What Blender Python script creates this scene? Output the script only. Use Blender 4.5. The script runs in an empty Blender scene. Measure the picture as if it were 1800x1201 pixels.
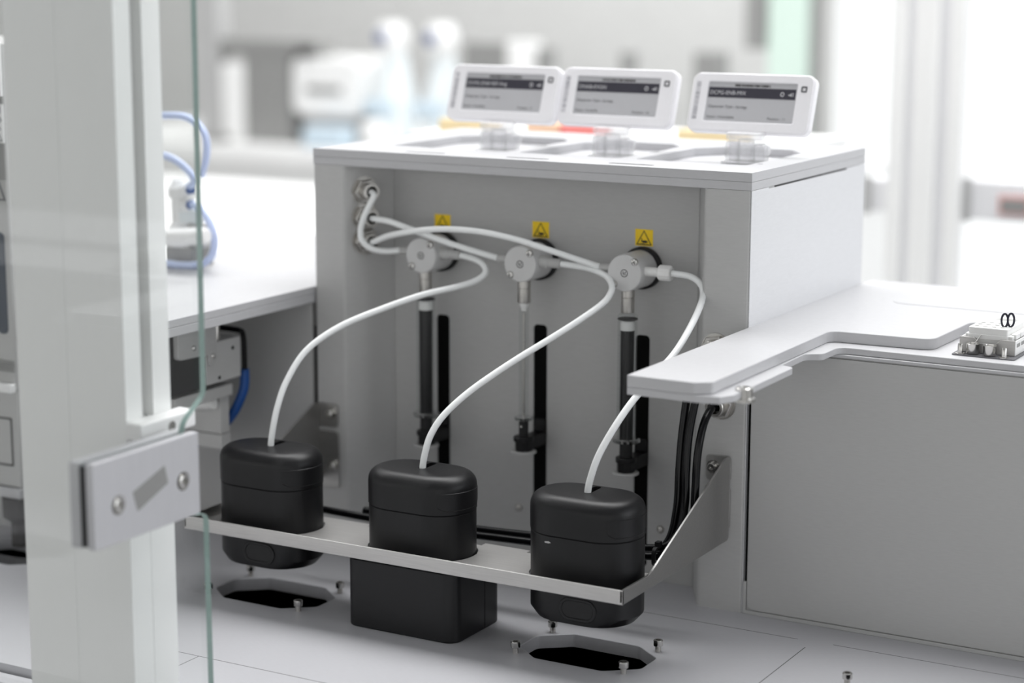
import bpy, bmesh, math, random
from mathutils import Vector, Matrix
random.seed(7)
PI = math.pi
COL = bpy.context.scene.collection
S = 0.001                                   # geometry below is written in millimetres

# ------------------------------------------------------------------ materials
def mat(name, col, rough=0.5, metal=0.0, var=0.02, scale=(60, 60, 60), bump=0.0, spec=0.5, coat=0.0):
    m = bpy.data.materials.new(name); m.use_nodes = True
    nt = m.node_tree; b = nt.nodes['Principled BSDF']
    b.inputs['Roughness'].default_value = rough
    b.inputs['Metallic'].default_value = metal
    b.inputs['Specular IOR Level'].default_value = spec
    b.inputs['Coat Weight'].default_value = coat
    tc = nt.nodes.new('ShaderNodeTexCoord'); mp = nt.nodes.new('ShaderNodeMapping')
    mp.inputs['Scale'].default_value = scale
    nz = nt.nodes.new('ShaderNodeTexNoise'); nz.inputs['Scale'].default_value = 8.0
    nz.inputs['Detail'].default_value = 3.0
    nt.links.new(tc.outputs['Object'], mp.inputs['Vector']); nt.links.new(mp.outputs['Vector'], nz.inputs['Vector'])
    cr = nt.nodes.new('ShaderNodeValToRGB')
    cr.color_ramp.elements[0].position = 0.3; cr.color_ramp.elements[1].position = 0.7
    cr.color_ramp.elements[0].color = (*[max(0, c * (1 - var)) for c in col], 1)
    cr.color_ramp.elements[1].color = (*[min(1, c * (1 + var)) for c in col], 1)
    nt.links.new(nz.outputs['Fac'], cr.inputs['Fac']); nt.links.new(cr.outputs['Color'], b.inputs['Base Color'])
    if bump:
        bp = nt.nodes.new('ShaderNodeBump'); bp.inputs['Strength'].default_value = bump
        bp.inputs['Distance'].default_value = 0.0002
        nt.links.new(nz.outputs['Fac'], bp.inputs['Height']); nt.links.new(bp.outputs['Normal'], b.inputs['Normal'])
    return m

def glass(name, tint=(1, 1, 1), refl=0.10, rough=0.0, ior=1.5):
    """thin clear sheet: lets light straight through, mirrors by the Fresnel law"""
    m = bpy.data.materials.new(name); m.use_nodes = True
    nt = m.node_tree; nt.nodes.clear()
    out = nt.nodes.new('ShaderNodeOutputMaterial'); mx = nt.nodes.new('ShaderNodeMixShader')
    tr = nt.nodes.new('ShaderNodeBsdfTransparent'); tr.inputs['Color'].default_value = (*tint, 1)
    gl = nt.nodes.new('ShaderNodeBsdfGlossy'); gl.inputs['Roughness'].default_value = rough
    fr = nt.nodes.new('ShaderNodeFresnel'); fr.inputs['IOR'].default_value = ior
    ml = nt.nodes.new('ShaderNodeMath'); ml.operation = 'MULTIPLY'; ml.inputs[1].default_value = refl / 0.10
    ge = nt.nodes.new('ShaderNodeNewGeometry'); mr = nt.nodes.new('ShaderNodeMapRange')   # same mirror strength on both faces of a sheet
    mr.inputs['To Min'].default_value = ior; mr.inputs['To Max'].default_value = 1.0 / ior
    nt.links.new(ge.outputs['Backfacing'], mr.inputs['Value']); nt.links.new(mr.outputs[0], fr.inputs['IOR'])
    nt.links.new(fr.outputs['Fac'], ml.inputs[0]); nt.links.new(ml.outputs[0], mx.inputs['Fac'])
    nt.links.new(tr.outputs[0], mx.inputs[1]); nt.links.new(gl.outputs[0], mx.inputs[2])
    nt.links.new(mx.outputs[0], out.inputs['Surface'])
    return m

def emit(name, col, s):
    m = bpy.data.materials.new(name); m.use_nodes = True
    nt = m.node_tree; nt.nodes.clear()
    out = nt.nodes.new('ShaderNodeOutputMaterial'); e = nt.nodes.new('ShaderNodeEmission')
    e.inputs['Color'].default_value = (*col, 1); e.inputs['Strength'].default_value = s
    nt.links.new(e.outputs[0], out.inputs['Surface'])
    return m

def soft_plastic(name, col, rough=0.35, sss=0.3):
    m = mat(name, col, rough, 0, 0.01)
    b = m.node_tree.nodes['Principled BSDF']
    b.inputs['Subsurface Weight'].default_value = sss
    b.inputs['Subsurface Radius'].default_value = (0.002, 0.002, 0.002)
    b.inputs['Subsurface Scale'].default_value = 1.0
    return m

M = {}
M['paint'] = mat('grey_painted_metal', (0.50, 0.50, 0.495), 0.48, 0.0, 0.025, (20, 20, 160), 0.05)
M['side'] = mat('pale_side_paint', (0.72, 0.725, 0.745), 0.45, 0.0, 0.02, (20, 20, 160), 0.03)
M['panel'] = mat('grey_panel_metal', (0.46, 0.46, 0.455), 0.5, 0.0, 0.03, (20, 20, 160), 0.05)
M['plate'] = mat('anodised_plate', (0.53, 0.53, 0.545), 0.42, 0.0, 0.02, (30, 30, 160), 0.05)
M['deck'] = mat('satin_deck', (0.53, 0.53, 0.555), 0.42, 0.2, 0.02, (30, 160, 30), 0.04)
M['alu'] = mat('satin_aluminium', (0.55, 0.55, 0.575), 0.42, 0.15, 0.02, (120, 120, 8), 0.04)
M['column'] = mat('white_grey_profile', (0.92, 0.925, 0.92), 0.42, 0.0, 0.01, (120, 120, 8), 0.03)
M['steel'] = mat('brushed_steel', (0.54, 0.53, 0.52), 0.42, 0.55, 0.06, (8, 200, 200), 0.06)
M['darksteel'] = mat('satin_steel', (0.42, 0.415, 0.405), 0.34, 0.9, 0.06, (8, 200, 200), 0.06)
M['chrome'] = mat('polished_screw', (0.62, 0.61, 0.59), 0.2, 1.0, 0.02)
M['nickel'] = mat('nickel_fitting', (0.55, 0.535, 0.51), 0.28, 0.95, 0.03)
M['black'] = mat('black_plastic', (0.0045, 0.0045, 0.0055), 0.40, 0, 0.15, (300, 300, 300), 0.15, 0.38)
M['blackmatt'] = mat('black_matt', (0.006, 0.006, 0.007), 0.6, 0, 0.1)
M['cable'] = mat('black_cable', (0.003, 0.003, 0.004), 0.25, 0, 0.1, spec=0.28)
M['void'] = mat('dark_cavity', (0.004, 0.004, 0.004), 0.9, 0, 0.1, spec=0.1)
M['seam'] = mat('seam_shadow', (0.07, 0.07, 0.07), 0.8, 0, 0.1)
M['tube'] = soft_plastic('milky_tube', (0.92, 0.94, 0.94), 0.3, 0.12)
M['white'] = mat('white_plastic', (0.90, 0.90, 0.90), 0.35, 0, 0.01)
M['whiterack'] = mat('white_nylon', (0.86, 0.86, 0.85), 0.4, 0, 0.01)
M['valve'] = soft_plastic('grey_valve_plastic', (0.62, 0.62, 0.62), 0.38, 0.1)
M['port'] = mat('grey_port', (0.48, 0.48, 0.475), 0.4, 0, 0.02)
M['yellow'] = mat('yellow_sticker', (0.95, 0.65, 0.0), 0.45, 0, 0.02)
M['ink'] = mat('black_ink', (0.008, 0.008, 0.008), 0.6, 0, 0.1)
M['greyink'] = mat('grey_ink', (0.12, 0.12, 0.13), 0.6, 0, 0.1)
M['screen'] = mat('epaper_grey', (0.52, 0.52, 0.54), 0.5, 0, 0.01)
M['bar'] = mat('epaper_dark', (0.035, 0.033, 0.048), 0.5, 0, 0.05)
M['paper'] = mat('epaper_light', (0.62, 0.62, 0.64), 0.5, 0, 0.02)
M['case'] = mat('white_casing', (0.93, 0.92, 0.945), 0.3, 0, 0.01)
M['clear'] = glass('clear_plastic', (0.985, 0.985, 0.99), 0.3, 0.12)
_nt = M['clear'].node_tree; _o = [n for n in _nt.nodes if n.type == 'OUTPUT_MATERIAL'][0]; _src = _o.inputs['Surface'].links[0].from_socket
_df = _nt.nodes.new('ShaderNodeBsdfDiffuse'); _df.inputs['Color'].default_value = (0.97, 0.97, 0.98, 1)
_mx = _nt.nodes.new('ShaderNodeMixShader'); _mx.inputs['Fac'].default_value = 0.16          # slightly frosted
_nt.links.new(_src, _mx.inputs[1]); _nt.links.new(_df.outputs[0], _mx.inputs[2]); _nt.links.new(_mx.outputs[0], _o.inputs['Surface'])
M['barrel'] = glass('syringe_glass', (0.95, 0.955, 0.955), 0.035, 0.03)
M['flange'] = glass('flange_glass', (0.72, 0.74, 0.74), 0.5, 0.15)
M['glass'] = glass('door_glass', (0.985, 0.992, 0.988), 0.10)
M['glassedge'] = mat('green_glass_edge', (0.34, 0.47, 0.44), 0.25, 0, 0.05)
M['blue'] = soft_plastic('blue_hose', (0.60, 0.69, 0.95), 0.3)
M['deepblue'] = mat('deep_blue_hose', (0.01, 0.075, 0.30), 0.35, 0, 0.05)
M['navy'] = mat('navy_cord', (0.004, 0.004, 0.02), 0.4, 0, 0.05)
M['wall'] = mat('wall_paint', (0.63, 0.63, 0.622), 0.7, 0, 0.02, (2, 2, 2))
M['floor'] = mat('floor_vinyl', (0.52, 0.52, 0.52), 0.4, 0, 0.03, (2, 2, 2))
M['ceil'] = mat('ceiling_tile', (0.8, 0.8, 0.8), 0.8, 0, 0.02, (2, 2, 2))
M['bggrey'] = mat('grey_lab_furniture', (0.50, 0.50, 0.50), 0.6, 0, 0.03)
M['bgmid'] = mat('mid_grey_equipment', (0.29, 0.29, 0.285), 0.6, 0, 0.03)
M['bgmid2'] = mat('grey_sticker', (0.27, 0.27, 0.265), 0.6, 0, 0.03)
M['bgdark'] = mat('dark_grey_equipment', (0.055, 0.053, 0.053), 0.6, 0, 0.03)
M['tagink'] = mat('pale_print', (0.36, 0.36, 0.39), 0.6, 0, 0.02)
M['bglight'] = mat('light_grey_profile', (0.84, 0.84, 0.86), 0.6, 0, 0.02)
M['bgpink'] = mat('faded_red_rim', (0.72, 0.40, 0.38), 0.6, 0, 0.02)
M['bgwhite'] = mat('white_equipment', (0.93, 0.93, 0.925), 0.5, 0, 0.01)
M['bgblue'] = mat('pale_blue_equipment', (0.64, 0.76, 0.85), 0.5, 0, 0.02)
M['bgpale'] = mat('pale_ice_equipment', (0.82, 0.87, 0.89), 0.5, 0, 0.02)
M['dot'] = mat('violet_cap', (0.13, 0.16, 0.30), 0.5, 0, 0.02)
M['mint'] = mat('mint_panel', (0.68, 0.82, 0.74), 0.5, 0, 0.03)
M['orange'] = mat('orange_box', (0.88, 0.60, 0.42), 0.5, 0, 0.02)
M['amber'] = mat('amber_box', (0.86, 0.70, 0.42), 0.5, 0, 0.02)
M['red'] = mat('red_box', (0.90, 0.27, 0.25), 0.5, 0, 0.02)
M['daylight'] = emit('daylight_pane', (0.98, 1.0, 1.0), 1.15)
M['slotblue'] = mat('blue_black_gauge', (0.05, 0.065, 0.09), 0.3, 0, 0.05)

# ------------------------------------------------------------------ mesh building
class MB:
    def __init__(self): self.bm = bmesh.new(); self.mi = 0
    def _done(self, n0):
        self.bm.faces.ensure_lookup_table()
        for f in self.bm.faces[n0:]: f.material_index = self.mi
        return self
    def box(self, x0, x1, y0, y1, z0, z1):
        n0 = len(self.bm.faces); v = [self.bm.verts.new((x, y, z)) for z in (z0, z1) for y in (y0, y1) for x in (x0, x1)]
        for q in ((0, 2, 3, 1), (4, 5, 7, 6), (0, 1, 5, 4), (2, 6, 7, 3), (0, 4, 6, 2), (1, 3, 7, 5)):
            self.bm.faces.new([v[i] for i in q])
        return self._done(n0)
    def prism(self, poly, a0, a1, axis='z', holes=()):
        """a 2-D outline (with holes) swept along an axis; x: (y,z), y: (x,z), z: (x,y)"""
        n0 = len(self.bm.faces); bm2 = bmesh.new(); edges = []
        P = {'z': lambda p, a: (p[0], p[1], a), 'y': lambda p, a: (p[0], a, p[1]), 'x': lambda p, a: (a, p[0], p[1])}[axis]
        for loop in [poly] + list(holes):
            vs = [bm2.verts.new(P(p, a0)) for p in loop]
            edges += [bm2.edges.new((vs[i], vs[(i + 1) % len(vs)])) for i in range(len(vs))]
        nrm = {'z': (0, 0, 1), 'y': (0, 1, 0), 'x': (1, 0, 0)}[axis]
        bmesh.ops.triangle_fill(bm2, use_beauty=True, use_dissolve=False, edges=edges, normal=nrm)
        r = bmesh.ops.extrude_face_region(bm2, geom=list(bm2.faces), use_keep_orig=True)
        mv = [g for g in r['geom'] if isinstance(g, bmesh.types.BMVert)]
        d = Vector(nrm) * (a1 - a0)
        bmesh.ops.translate(bm2, verts=mv, vec=d)
        bmesh.ops.recalc_face_normals(bm2, faces=list(bm2.faces))
        bmesh.ops.dissolve_limit(bm2, angle_limit=0.01, verts=list(bm2.verts), edges=list(bm2.edges))
        self._merge(bm2); bm2.free()
        return self._done(n0)
    def _merge(self, bm2):
        m = {}
        for v in bm2.verts: m[v] = self.bm.verts.new(v.co)
        for f in bm2.faces:
            try: self.bm.faces.new([m[v] for v in f.verts])
            except ValueError: pass
    def loft(self, loops, cap0=True, cap1=True):
        n0 = len(self.bm.faces); L = [[self.bm.verts.new(p) for p in lp] for lp in loops]
        n = len(L[0])
        for a, b in zip(L[:-1], L[1:]):
            for i in range(n): self.bm.faces.new((a[i], a[(i + 1) % n], b[(i + 1) % n], b[i]))
        if cap0: self.bm.faces.new(L[0][::-1])
        if cap1: self.bm.faces.new(L[-1])
        return self._done(n0)
    def lathe(self, prof, org, axis, seg=24, ang0=0.0):
        """profile [(radius, distance along axis)]"""
        w = Vector(axis).normalized(); u = w.orthogonal().normalized(); v = w.cross(u); o = Vector(org)
        loops = [[o + w * t + (u * math.cos(ang0 + 2 * PI * k / seg) + v * math.sin(ang0 + 2 * PI * k / seg)) * r for k in range(seg)] for r, t in prof]
        return self.loft(loops)
    def cyl(self, p0, p1, r0, r1=None, seg=24):
        a, b = Vector(p0), Vector(p1)
        return self.lathe([(r0, 0), (r0 if r1 is None else r1, (b - a).length)], a, b - a, seg)
    def tube(self, pts, r, seg=12, sub=8):
        P = [Vector(p) for p in pts]; Q = []
        for i in range(len(P) - 1):                     # Catmull-Rom through the points
            p0 = P[max(i - 1, 0)]; p1 = P[i]; p2 = P[i + 1]; p3 = P[min(i + 2, len(P) - 1)]
            for k in range(sub):
                t = k / sub
                Q.append(0.5 * ((2 * p1) + (p2 - p0) * t + (2 * p0 - 5 * p1 + 4 * p2 - p3) * t * t + (3 * p1 - p0 - 3 * p2 + p3) * t ** 3))
        Q.append(P[-1]); loops = []; u = None
        for i, q in enumerate(Q):
            t = (Q[min(i + 1, len(Q) - 1)] - Q[max(i - 1, 0)]).normalized()
            u = t.orthogonal().normalized() if u is None else (u - t * u.dot(t)).normalized()
            v = t.cross(u)
            loops.append([q + (u * math.cos(2 * PI * k / seg) + v * math.sin(2 * PI * k / seg)) * r for k in range(seg)])
        return self.loft(loops)
    def dome(self, c, axis, r, h, seg=20):
        return self.lathe([(r, 0)] + [(r * math.cos(a), h * math.sin(a)) for a in (0.25, 0.55, 0.85, 1.15, 1.4, 1.55)], c, axis, seg)
    def text(self, s, size, xf, mi, align='LEFT'):
        cu = bpy.data.curves.new('t', 'FONT'); cu.body = s; cu.size = size; cu.align_x = align
        o = bpy.data.objects.new('t', cu); COL.objects.link(o); bpy.context.view_layer.update()
        me = bpy.data.meshes.new_from_object(o.evaluated_get(bpy.context.evaluated_depsgraph_get()))
        bpy.data.objects.remove(o); bpy.data.curves.remove(cu)
        vs = [self.bm.verts.new(xf @ v.co) for v in me.vertices]
        for p in me.polygons:
            try: f = self.bm.faces.new([vs[i] for i in p.vertices]); f.material_index = mi
            except ValueError: pass
        bpy.data.meshes.remove(me)
    def build(self, name, mats, parent=None, bevel=0.0, seg=2, org=None, angle=32, normals=True):
        bm = self.bm
        if normals: bmesh.ops.recalc_face_normals(bm, faces=list(bm.faces))
        if parent is not None: o0 = Vector(parent['_o'])
        elif org is not None: o0 = Vector(org)
        else:
            xs = [v.co for v in bm.verts]; lo = [min(c[i] for c in xs) for i in range(3)]; hi = [max(c[i] for c in xs) for i in range(3)]
            o0 = Vector(((lo[0] + hi[0]) / 2, (lo[1] + hi[1]) / 2, lo[2]))
        for v in bm.verts: v.co = (v.co - o0) * S
        me = bpy.data.meshes.new(name); bm.to_mesh(me); bm.free()
        for m in (mats if isinstance(mats, (list, tuple)) else [mats]): me.materials.append(m)
        for p in me.polygons: p.use_smooth = True
        me.set_sharp_from_angle(angle=math.radians(angle))
        o = bpy.data.objects.new(name, me); COL.objects.link(o)
        if bevel:
            b = o.modifiers.new('Bevel', 'BEVEL'); b.width = bevel * S; b.segments = seg
            b.limit_method = 'ANGLE'; b.angle_limit = math.radians(40); b.harden_normals = False
        if parent is not None: o.parent = parent
        else: o.location = o0 * S
        o['_o'] = tuple(o0)
        return o

def tag(o, label, cat, group=None):
    o['label'] = label; o['category'] = cat
    if group: o['group'] = group
    return o
def struct(o): o['kind'] = 'structure'; return o
def thing(name, label, cat, loc, group=None):
    o = bpy.data.objects.new(name, None); COL.objects.link(o)
    o.empty_display_size = 0.01; o.location = Vector(loc) * S; o['_o'] = tuple(loc)
    return tag(o, label, cat, group)
def dup(root, loc, label):
    r = root.copy(); COL.objects.link(r); r.location = Vector(loc) * S; r['label'] = label
    for ch in list(root.children):
        c = ch.copy(); COL.objects.link(c); c.parent = r
        for g in list(ch.children):
            d = g.copy(); COL.objects.link(d); d.parent = c
    return r

# 2-D outlines
def rrect(x0, x1, y0, y1, r, n=6):
    P = []
    for cx, cy, a in ((x1 - r, y1 - r, 0), (x0 + r, y1 - r, PI / 2), (x0 + r, y0 + r, PI), (x1 - r, y0 + r, 1.5 * PI)):
        P += [(cx + r * math.cos(a + PI / 2 * k / n), cy + r * math.sin(a + PI / 2 * k / n)) for k in range(n + 1)]
    return P
def fillet(poly, radii, n=6):
    """round the corners of an outline"""
    out = []; N = len(poly)
    for i, p in enumerate(poly):
        r = radii[i] if isinstance(radii, (list, tuple)) else radii
        if r <= 0: out.append(p); continue
        P = Vector(p); A = (Vector(poly[i - 1]) - P); B = (Vector(poly[(i + 1) % N]) - P)
        a, b = A.normalized(), B.normalized(); ang = a.angle(b); d = min(r / math.tan(ang / 2), A.length * .49, B.length * .49)
        p1, p2 = P + a * d, P + b * d
        for k in range(n + 1):
            t = k / n
            q = p1 * (1 - t) ** 2 + P * 2 * t * (1 - t) + p2 * t * t
            out.append((q.x, q.y))
    return out
def stadium(cx, cy, a, r, n=14, inset=0.0):
    rr = r - inset; P = []
    for k in range(n + 1): P.append((cx + a + rr * math.cos(-PI / 2 + PI * k / n), cy + rr * math.sin(-PI / 2 + PI * k / n)))
    for k in range(n + 1): P.append((cx - a + rr * math.cos(PI / 2 + PI * k / n), cy + rr * math.sin(PI / 2 + PI * k / n)))
    return P
def octagon(cx, cy, hw, hh, c):
    return [(cx - hw + c, cy - hh), (cx + hw - c, cy - hh), (cx + hw, cy - hh + c * .8), (cx + hw, cy + hh - c * .8),
            (cx + hw - c, cy + hh), (cx - hw + c, cy + hh), (cx - hw, cy + hh - c * .8), (cx - hw, cy - hh + c * .8)]

def screw(mb, c, axis, r=2.6, h=3.0, washer=0.0):
    """socket-head screw along axis"""
    c = Vector(c); w = Vector(axis).normalized()
    if washer: mb.lathe([(r * 1.55, 0), (r * 1.55, washer)], c, w, 24); c = c + w * washer
    mb.lathe([(r * .97, 0), (r, h * .1), (r, h * .82), (r * .86, h), (r * .5, h), (r * .44, h * .5)], c, w, 22)

# ================================================================== THE MACHINE DECK
deck = thing('machine_deck', 'pale satin metal deck with octagonal openings under the black canisters', 'deck', (-50, -100, 0))
holes = [fillet(octagon(x, -106.5, 38, 23.5, 17), 5, 4) for x in (-263, -47, 131)] + [fillet(octagon(-466, -122, 38, 23.5, 17), 5, 4)]
MB().prism([(-560, -284), (520, -284), (520, 240), (-560, 240)], -8, 0, 'z', holes).build('deck_plate', M['deck'], deck, 0.4, 1)
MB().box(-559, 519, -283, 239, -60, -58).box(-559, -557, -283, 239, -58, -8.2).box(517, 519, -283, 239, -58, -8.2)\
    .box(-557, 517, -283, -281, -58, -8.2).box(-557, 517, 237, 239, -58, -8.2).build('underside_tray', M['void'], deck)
for a in ((-100, 47, -27.3, -26.8), (68, 330, -26.4, -25.9), (55.6, 56.1, -200, -38), (-300, -120, -221.4, -220.9), (-231.4, -230.9, -283, -221.4)):
    MB().box(a[0], a[1], a[2], a[3], -0.3, 0.03).build('plate_seam', M['seam'], deck)
MB().box(-560, -263.5, -299, -286.5, -30, -4).build('front_rail', M['alu'], deck, 1)

# loose-standing cap screws around the openings
scr = thing('cap_screw', 'x', 'screw', (0, 0, 0), 'cap screws standing in the deck')
mb = MB(); mb.lathe([(2.65, 3.4), (2.75, 3.7), (2.75, 6.4), (2.45, 6.8), (1.45, 6.8), (1.35, 5.2)], (0, 0, 0), (0, 0, 1), 24); mb.build('screw_head', M['chrome'], scr)
MB().cyl((0, 0, 0), (0, 0, 3.5), 1.65).build('screw_shank', M['nickel'], scr)
spots = [(-297, -86, 'steel cap screw at the far left corner of the left deck opening'),
         (-228.3, -87, 'steel cap screw beside the black block, at the far edge of the left deck opening'),
         (-229.8, -128.6, 'steel cap screw at the near right corner of the left deck opening'),
         (-297, -128.6, 'steel cap screw at the left deck opening, seen through the glass door'),
         (-80.3, -86.4, 'steel cap screw at the far left corner of the right deck opening'),
         (-81.3, -128, 'steel cap screw at the near left corner of the right deck opening'),
         (-13.2, -85.8, 'steel cap screw at the far right corner of the right deck opening'),
         (-14, -127.5, 'steel cap screw at the near edge of the right deck opening'),
         (97.6, -83, 'lone steel cap screw at the bottom edge, in front of the grey side cabinet')]
for i, (x, y, l) in enumerate(spots):
    if i == 0: scr.location = (x * S, y * S, 0); scr['label'] = l
    else: dup(scr, (x, y, 0), l)

# ================================================================== THE DISPENSER CABINET
cab = thing('dispenser_cabinet', 'grey metal dispenser cabinet with three syringe pumps in its recessed front', 'cabinet', (-152, 90, 0))
pockets = [fillet([(x0, 40), (x1, 40), (x1, 128), (x1 - 14, 147), (x0 + 14, 147), (x0, 128)], 4, 3) for x0, x1 in ((-272, -186), (-176, -104), (-94, -20))]
slots = [rrect(x - 16, x + 14, 9, 14, 2, 3) for x in (-226, -152, -81)] + [rrect(-18.5, -14.5, 49.5, 53, 1, 2), rrect(-17, -14, 143, 146, 1, 2)]
MB().prism([(-305, 0), (0.6, 0), (0.6, 187), (-305, 187)], 257, 262.3, 'z', pockets + slots).build('lid_panel', M['plate'], cab, 0.3)
for x in (-227, -153, -82): MB().box(x - 15, x + 15, 9.2, 13.8, 257.0, 257.4).build('slot_shadow', M['bgdark'], cab)  # dark plates at the slot bottoms stand in for the shade inside
MB().box(-305, 0.6, 0, 187, 252, 256.9).build('lid_base', M['plate'], cab, 0.3)
MB().prism(fillet([(-305, 0), (-281.5, 0), (-264, 31.7), (-264, 35), (-305, 35)], [2.2, 4, 2, 0, 0]), 0, 251.9).build('corner_post', M['paint'], cab)
MB().prism(fillet([(-28.5, 0), (0, 0), (0, 35), (-46, 35), (-46, 31.7)], [4, 1.6, 0, 0, 2]), 0, 251.9).build('corner_post', M['paint'], cab)
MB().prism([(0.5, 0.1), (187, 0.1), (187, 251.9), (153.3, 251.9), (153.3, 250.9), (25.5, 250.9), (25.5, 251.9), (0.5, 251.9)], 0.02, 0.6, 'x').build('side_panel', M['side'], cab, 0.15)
MB().box(-3, -0.1, 35.2, 187, 0, 250).build('side_wall', M['paint'], cab)
MB().box(-2.9, 0.0, 35.2, 153, 250.05, 251.8).build('dark_gap', M['seam'], cab)
MB().box(-305, -302, 35.2, 187, 0, 251.9).build('side_panel', M['paint'], cab, 0.4)
MB().box(-302, -3.2, 184, 187, 0, 251.9).build('rear_panel', M['paint'], cab)
PX = (-226.5, -154.4, -82.6)
slotp = [rrect(x - 4.85, x + 4.85, 8, 155.4, 2.8, 5) for x in PX]
MB().prism([(-263.8, 0.1), (-46.2, 0.1), (-46.2, 251.9), (-263.8, 251.9)], 31.7, 32.4, 'y', slotp).build('recessed_panel', M['panel'], cab)
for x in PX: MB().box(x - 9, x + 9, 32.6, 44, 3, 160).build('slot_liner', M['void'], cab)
for x, z in ((-169.7, 34), (-68.5, 33.8)): MB().dome((x, 31.6, z), (0, -1, 0), 2.4, 1.9).build('rivet', M['nickel'], cab)
for x in PX:                                     # crush-hazard stickers
    mb = MB(); x0, x1, z0, z1, y = x - 5.95, x + 5.95, 210.6, 220.8, 31.45
    mb.box(x0, x1, y, 31.66, z0, z1); mb.mi = 1
    def tri(k): return [(x - 5.3 * k, z0 + .6 + (1 - k) * 3.2), (x + 5.3 * k, z0 + .6 + (1 - k) * 3.2), (x, z1 - .5 - (1 - k) * 5.0)]
    mb.prism(tri(1.0), y - .08, y - .02, 'y', [tri(0.80)])
    mb.prism([(x + .6 + 2.0 * math.cos(a), z0 + 2.6 + .85 * math.sin(a)) for a in [2 * PI * k / 16 for k in range(16)]], y - .08, y - .02, 'y')
    mb.prism([(x - 2.2, z0 + 2.4), (x - .9, z0 + 2.9), (x - 1.7, z0 + 4.9), (x - 2.0, z0 + 4.8), (x - 1.7, z0 + 3.3)], y - .08, y - .02, 'y')
    mb.prism([(x - 2.6, z0 + 1.5), (x + .4, z0 + 1.2), (x + .4, z0 + 1.45), (x - 2.6, z0 + 1.8)], y - .08, y - .02, 'y')
    o = mb.build('warning_label', [M['yellow'], M['ink']], cab); o['label'] = 'yellow square warning sticker with black triangle'

# bulkhead fittings
def fitting(loc, axis, label, k=1.12):
    t = thing('bulkhead_fitting', label, 'fitting', loc, 'hex bulkhead fittings on the dispenser cabinet')
    w = Vector(axis).normalized()
    def P(d): return Vector(loc) + w * d
    MB().lathe([(8.2 * k, 0.05), (8.2 * k, 0.9)], loc, w, 28).build('washer', M['nickel'], t)
    MB().lathe([(7.0 * k, 0.9), (7.5 * k, 1.5), (7.5 * k, 4.2), (6.7 * k, 4.8)], loc, w, 6, 0.4).build('hex_nut', M['nickel'], t, 0.4)
    MB().lathe([(4.9 * k, 4.6), (4.9 * k, 7.2), (4.4 * k, 7.4), (4.4 * k, 8.0), (5.2 * k, 8.3), (5.2 * k, 10.3), (4.8 * k, 10.9), (3.5 * k, 10.9), (3.3 * k, 10.3), (3.3, 7.5)], loc, w, 26).build('release_collar', M['nickel'], t)
    MB().lathe([(3.2, 7.4), (3.2, 7.6)], loc, w, 16).build('bore', M['void'], t)
    return t
wl = (0.875, -0.483, 0)
for z, l in ((235.2, 'uppermost of the three hex fittings on the cabinet, holding a tube that bends down'),
             (218.2, 'middle of the three hex fittings at upper left of the recess'),
             (202.8, 'lowest of the three hex fittings at upper left, white tube arching right')):
    fitting((-274.3, 13.0, z), wl, l)
fitting((-15.5, 0, 125.5), (0, -1, 0), 'hex fitting with a black cable, just below the arm tip')
fitting((-19.5, 0, 158.5), (0, -1, 0), 'hex fitting half hidden behind the top of the cantilevered arm')

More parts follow.
